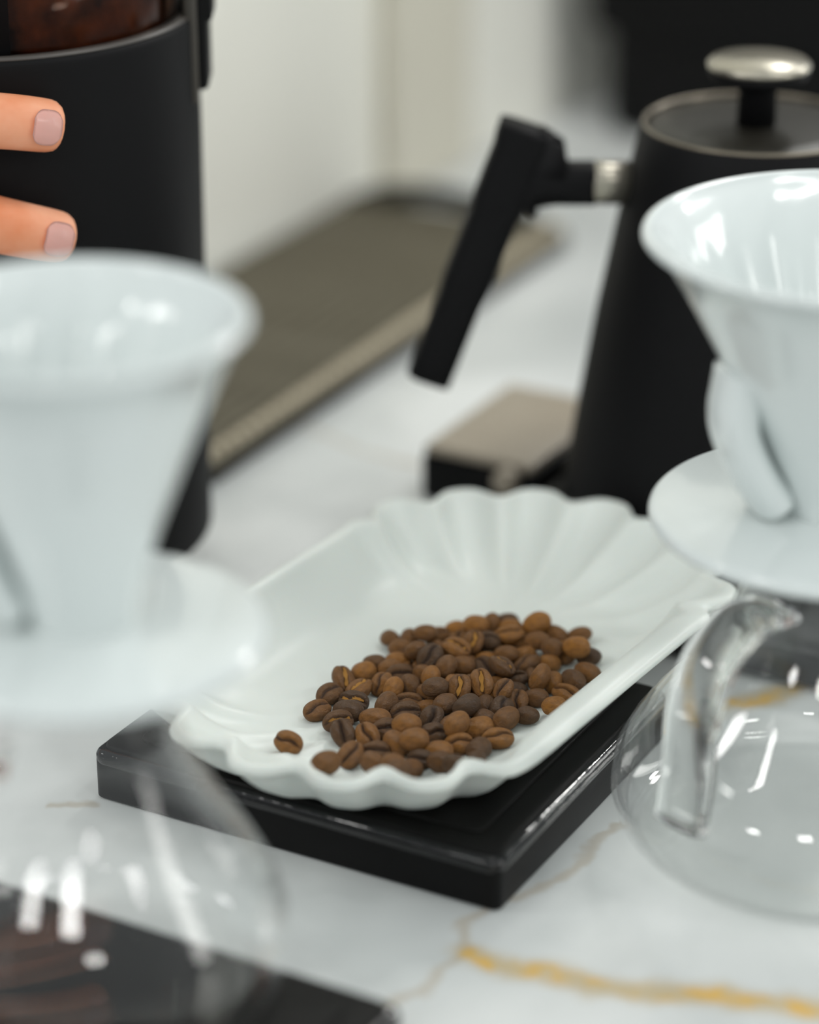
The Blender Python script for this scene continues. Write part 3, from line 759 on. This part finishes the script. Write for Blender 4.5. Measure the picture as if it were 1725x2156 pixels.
obj('spout', sweep(sp, [(.0085 - .005 * i / len(sp), .0085 - .005 * i / len(sp)) for i in range(len(sp))], (0, 1, 0), 20), M_black_matte, kt)
# low box with a knob beside the kettle
cb = thing('control_box', 'low grey topped black box with a round knob left of the kettle', 'box', (.0046, 1.0923, 0), SA)
obj('body', box(0, .085, -.054, 0, 0, .0215, .003, 3), M_black, cb)
obj('top_plate', box(.001, .084, -.053, -.001, .021, .0255, .002, 3), M_greytop, cb)
kn = lathe([(0, 0), (.0052, 0), (.0056, .002), (.0052, .0065), (.004, .0078), (0, .008)], 32)
ko = obj('knob', kn, M_greytop, cb, loc=(.0, -.043, .0185), rot=(0, R(-90), 0))

# ------------------------------------------------------------------ ribbed bar mat
MA = R(62.4)
mt = thing('bar_mat', 'taupe ribbed rubber mat lying along the white wall', 'mat', (-.0854, 1.1055, 0), MA)
# its near end is clear of the canister; local x runs along the front edge, local y towards the wall
obj('base', box(0, .372, 0, .135, 0, .007, .002), M_dark_rubber_and_shade, mt, smooth=False)  # dark colour paints in the shade along the mat's front edge
obj('top_sheet', box(.001, .371, .001, .134, .0065, .0095, .001), M_taupe, mt, smooth=False)
rb = None
for i in range(13):
    y = .018 + i * .0092
    if rb is None:
        rb = obj('rib', box(.008, .362, -.0028, .0028, .0, .0022, .0009, 1), M_taupe, mt, smooth=False, loc=(0, y, .0092)); r0 = rb
    else:
        rb = r0.copy(); rb.location = (0, y, .0092); rb.parent = mt; C.objects.link(rb)
nb = obj('nub', lathe([(.0038, 0), (.0038, .0022), (.0028, .0036), (0, .0042)], 10), M_nub, mt, loc=(.005, .0065, .0092))
for i in range(1, 41):
    b = nb.copy(); b.location = (.005 + i * .009, .0065, .0092); b.parent = mt; C.objects.link(b)
eg = smoothpath([(.366, .004, .006), (.370, .035, .013), (.371, .075, .017), (.370, .110, .014), (.366, .132, .006)], 6)
obj('end_rim', sweep(eg, [(.0055, .006)] * len(eg), (1, 0, 0), 14), M_dark_rubber_and_shade, mt)['label'] = 'dark arched rim at the far end'

# ------------------------------------------------------------------ dark machine at the back
mc = thing('coffee_grinder', 'tall black machine standing behind the kettle at the top right', 'machine', (.119, 1.655, 0), WA)
obj('base', box(0, .20, -.26, 0, 0, .075, .012, 3), M_black_matte, mc)
obj('body', box(-.004, .20, -.27, .012, .062, .42, .012, 3), M_black_matte, mc)
obj('front_plate', box(-.008, -.002, -.24, -.03, .12, .36, .002), M_black, mc)

# ------------------------------------------------------------------ canister
CX, CY, CZ, CR = -.1588, 1.0258, .0180, .0788
ca = thing('canister', 'black cylindrical canister with smoky top gripped by a hand', 'canister', (CX, CY, CZ))
H1 = .2127
obj('body', lathe([(0, 0), (CR - .003, 0)] + arcpts(CR - .0030, .0022, .0022, -80, 0, 5) + [(CR - .0008, .02), (CR, .165), (CR, H1 - .004)] + arcpts(CR - .002, H1 - .002, .002, 0, 90, 4) + [(CR - .006, H1), (CR - .006, H1 - .006), (0, H1 - .006)], 128), M_black_matte, ca)
obj('rim_ring', lathe([(CR - .0060, H1 - .001), (CR - .0012, H1 - .0004), (CR - .0010, H1 + .0006), (CR - .003, H1 + .0012), (CR - .006, H1 + .0008), (CR - .006, H1 - .001)], 128), mat('rim_dark_grey', lin(74, 70, 66), .35, .5), ca)
hp = obj('hopper', lathe([(CR - .0075, H1 - .002), (CR - .0075, H1 + .10), (CR - .0095, H1 + .10), (CR - .0095, H1 - .002), (CR - .0075, H1 - .002)], 112), M_smoke, ca); hp['label'] = 'smoky brown translucent upper section'
def lump(r, z, a, k): return r
fl_ = lathe([(0, H1 - .005), (CR - .0125, H1 - .005), (CR - .0125, H1 + .046), (CR - .03, H1 + .052), (0, H1 + .056)], 64, rmod=lambda r, z, a, k: r - .0016 * (1 + math.sin(17 * a + z * 420)) * (1 if z > H1 else 0))
tag(obj('bean_fill', fl_, M_fill, ca), kind='stuff')
obj('hopper_lid', lathe([(0, H1 + .098), (CR - .005, H1 + .098), (CR - .004, H1 + .104), (CR - .006, H1 + .112), (0, H1 + .114)], 96), M_black_matte, ca)
obj('hopper_panel', lathe([(CR - .0072, H1 + .001), (CR - .0045, H1 + .001), (CR - .0045, H1 + .098), (CR - .0072, H1 + .098)], 24, a0=R(-150), a1=R(-76)), M_black_matte, ca)
ck = obj('clip', box(CR - .006, CR + .0042, -.011, .011, .184, .312, .0022, 3), M_black, ca)
obj('clip_hook', box(CR - .002, CR + .0062, -.010, .010, .210, .312, .002, 3), M_black, ck)
obj('clip_edge', box(CR - .0045, CR + .0006, -.0155, -.0105, .180, .312, .0012, 2), mat('clip_grey', lin(66, 62, 56), .4, .4), ck)

# ------------------------------------------------------------------ hand holding the canister
def cyl(az, z, off):
    a = R(az); return Vector((CX + (CR + off) * math.cos(a), CY + (CR + off) * math.sin(a), z))
rf = .0100
V = []; E_ = []; RAD = []
def add(p, r, prev=None):
    V.append(Vector(p)); RAD.append(r)
    if prev is not None: E_.append((prev, len(V) - 1))
    return len(V) - 1
palm = add(cyl(-172, .176, .022), (.019, .030))
fingers = {}
def finger(root, joints):
    p = root
    for q, r in joints: p = add(q, (r, r), p)
    return p
kn1 = add(cyl(-136, .206, .014), (.0135, .0135), palm)
finger(kn1, [(cyl(-120, .2135, .0125), .0118), (cyl(-103, .2145, .0115), .0112), (cyl(-90, .2140, .0110), .0110), (cyl(-78, .2122, .0106), .0107), (cyl(-70, .2096, .0102), .0105), (cyl(-66.0, .2080, .0098), .0096)])
kn2 = add(cyl(-138, .186, .014), (.0135, .0135), palm)
finger(kn2, [(cyl(-120, .188, .0125), .0120), (cyl(-103, .1835, .0115), .0114), (cyl(-90, .1780, .0110), .0112), (cyl(-77, .1722, .0106), .0108), (cyl(-69, .1682, .0102), .0105), (cyl(-64.8, .1660, .0098), .0096)])
kn3 = add(cyl(-140, .166, .014), (.0128, .0128), palm)
finger(kn3, [(cyl(-122, .160, .0122), .0112), (cyl(-104, .1495, .0112), .0106), (cyl(-90, .1425, .0108), .0103), (cyl(-78, .1365, .0102), .0098), (cyl(-71, .133, .0096), .0086)])
kn4 = add(cyl(-143, .148, .014), (.0115, .0115), palm)
finger(kn4, [(cyl(-127, .136, .0115), .0098), (cyl(-112, .123, .0105), .0092), (cyl(-100, .114, .0100), .0089), (cyl(-90, .108, .0096), .0078)])
tb1 = add(cyl(172, .186, .022), (.0150, .0150), palm)
finger(tb1, [(cyl(150, .196, .0150), .0125), (cyl(130, .201, .0128), .0118), (cyl(114, .204, .0115), .0108), (cyl(107, .205, .0105), .0090)])
w1 = add((-.302, .985, .155), (.024, .019), palm); w2 = add((-.36, .955, .135), (.027, .022), w1); w3 = add((-.47, .905, .11), (.036, .033), w2); w4 = add((-.56, .86, .10), (.041, .039), w3)
me = bpy.data.meshes.new('hand'); me.from_pydata(V, E_, []); me.update()
ho = bpy.data.objects.new('hand', me); C.objects.link(ho)
sk = ho.modifiers.new('skin', 'SKIN'); sk.use_smooth_shade = True; sk.branch_smoothing = .4
for i, r in enumerate(RAD): me.skin_vertices[0].data[i].radius = r
me.skin_vertices[0].data[0].use_root = True
sb = ho.modifiers.new('sub', 'SUBSURF'); sb.levels = 2; sb.render_levels = 2
bpy.context.view_layer.update()
dg = bpy.context.evaluated_depsgraph_get(); me2 = bpy.data.meshes.new_from_object(ho.evaluated_get(dg))
ho.modifiers.clear(); ho.data = me2; me2.materials.clear(); me2.materials.append(M_skin)
for p in me2.polygons: p.use_smooth = True
tag(ho, 'hand reaching in from the left, fingertips pressed on the black canister', 'hand')
NT = -10
def nail(a0, z0, a1, z1, rad, off, tilt):
    """curved plate on the outer side of a fingertip, from (a0,z0) to the tip (a1,z1)"""
    bm = bmesh.new(); rows = []; NU, NV = 10, 10
    p0, p1 = cyl(a0, z0, off), cyl(a1, z1, off); t = (p1 - p0).normalized()
    for i in range(NU + 1):
        u = i / NU; a = a0 + (a1 - a0) * u; z = z0 + (z1 - z0) * u; c = cyl(a, z, off)
        out = Vector((math.cos(R(a)), math.sin(R(a)), 0)); out = (out - t * out.dot(t)).normalized(); sd = t.cross(out)
        s = 2 * u - 1; half = 36 * (1 - .55 * abs(s) ** 4); row = []
        for j in range(NV + 1):
            b = R(tilt + half * (2 * j / NV - 1)); rr = rad * (1 - .10 * max(0, s) ** 2) + .0003
            row.append(bm.verts.new(c + (out * math.cos(b) + sd * math.sin(b)) * rr))
        rows.append(row)
    for A, B in zip(rows, rows[1:]):
        for j in range(NV): bm.faces.new((A[j], A[j + 1], B[j + 1], B[j]))
    g = bmesh.ops.solidify(bm, geom=bm.faces[:], thickness=.0006)
    return obj('nail', bm, M_nail, ho)
nail(-74.2, .2110, -67.6, .2086, .0105, .0102, NT)
nail(-73.2, .1703, -66.5, .1669, .0105, .0102, NT)
nail(-78.6, .1368, -72.6, .1338, .0098, .0098, NT)
nail(-98.0, .1126, -91.5, .1088, .0088, .0096, NT)
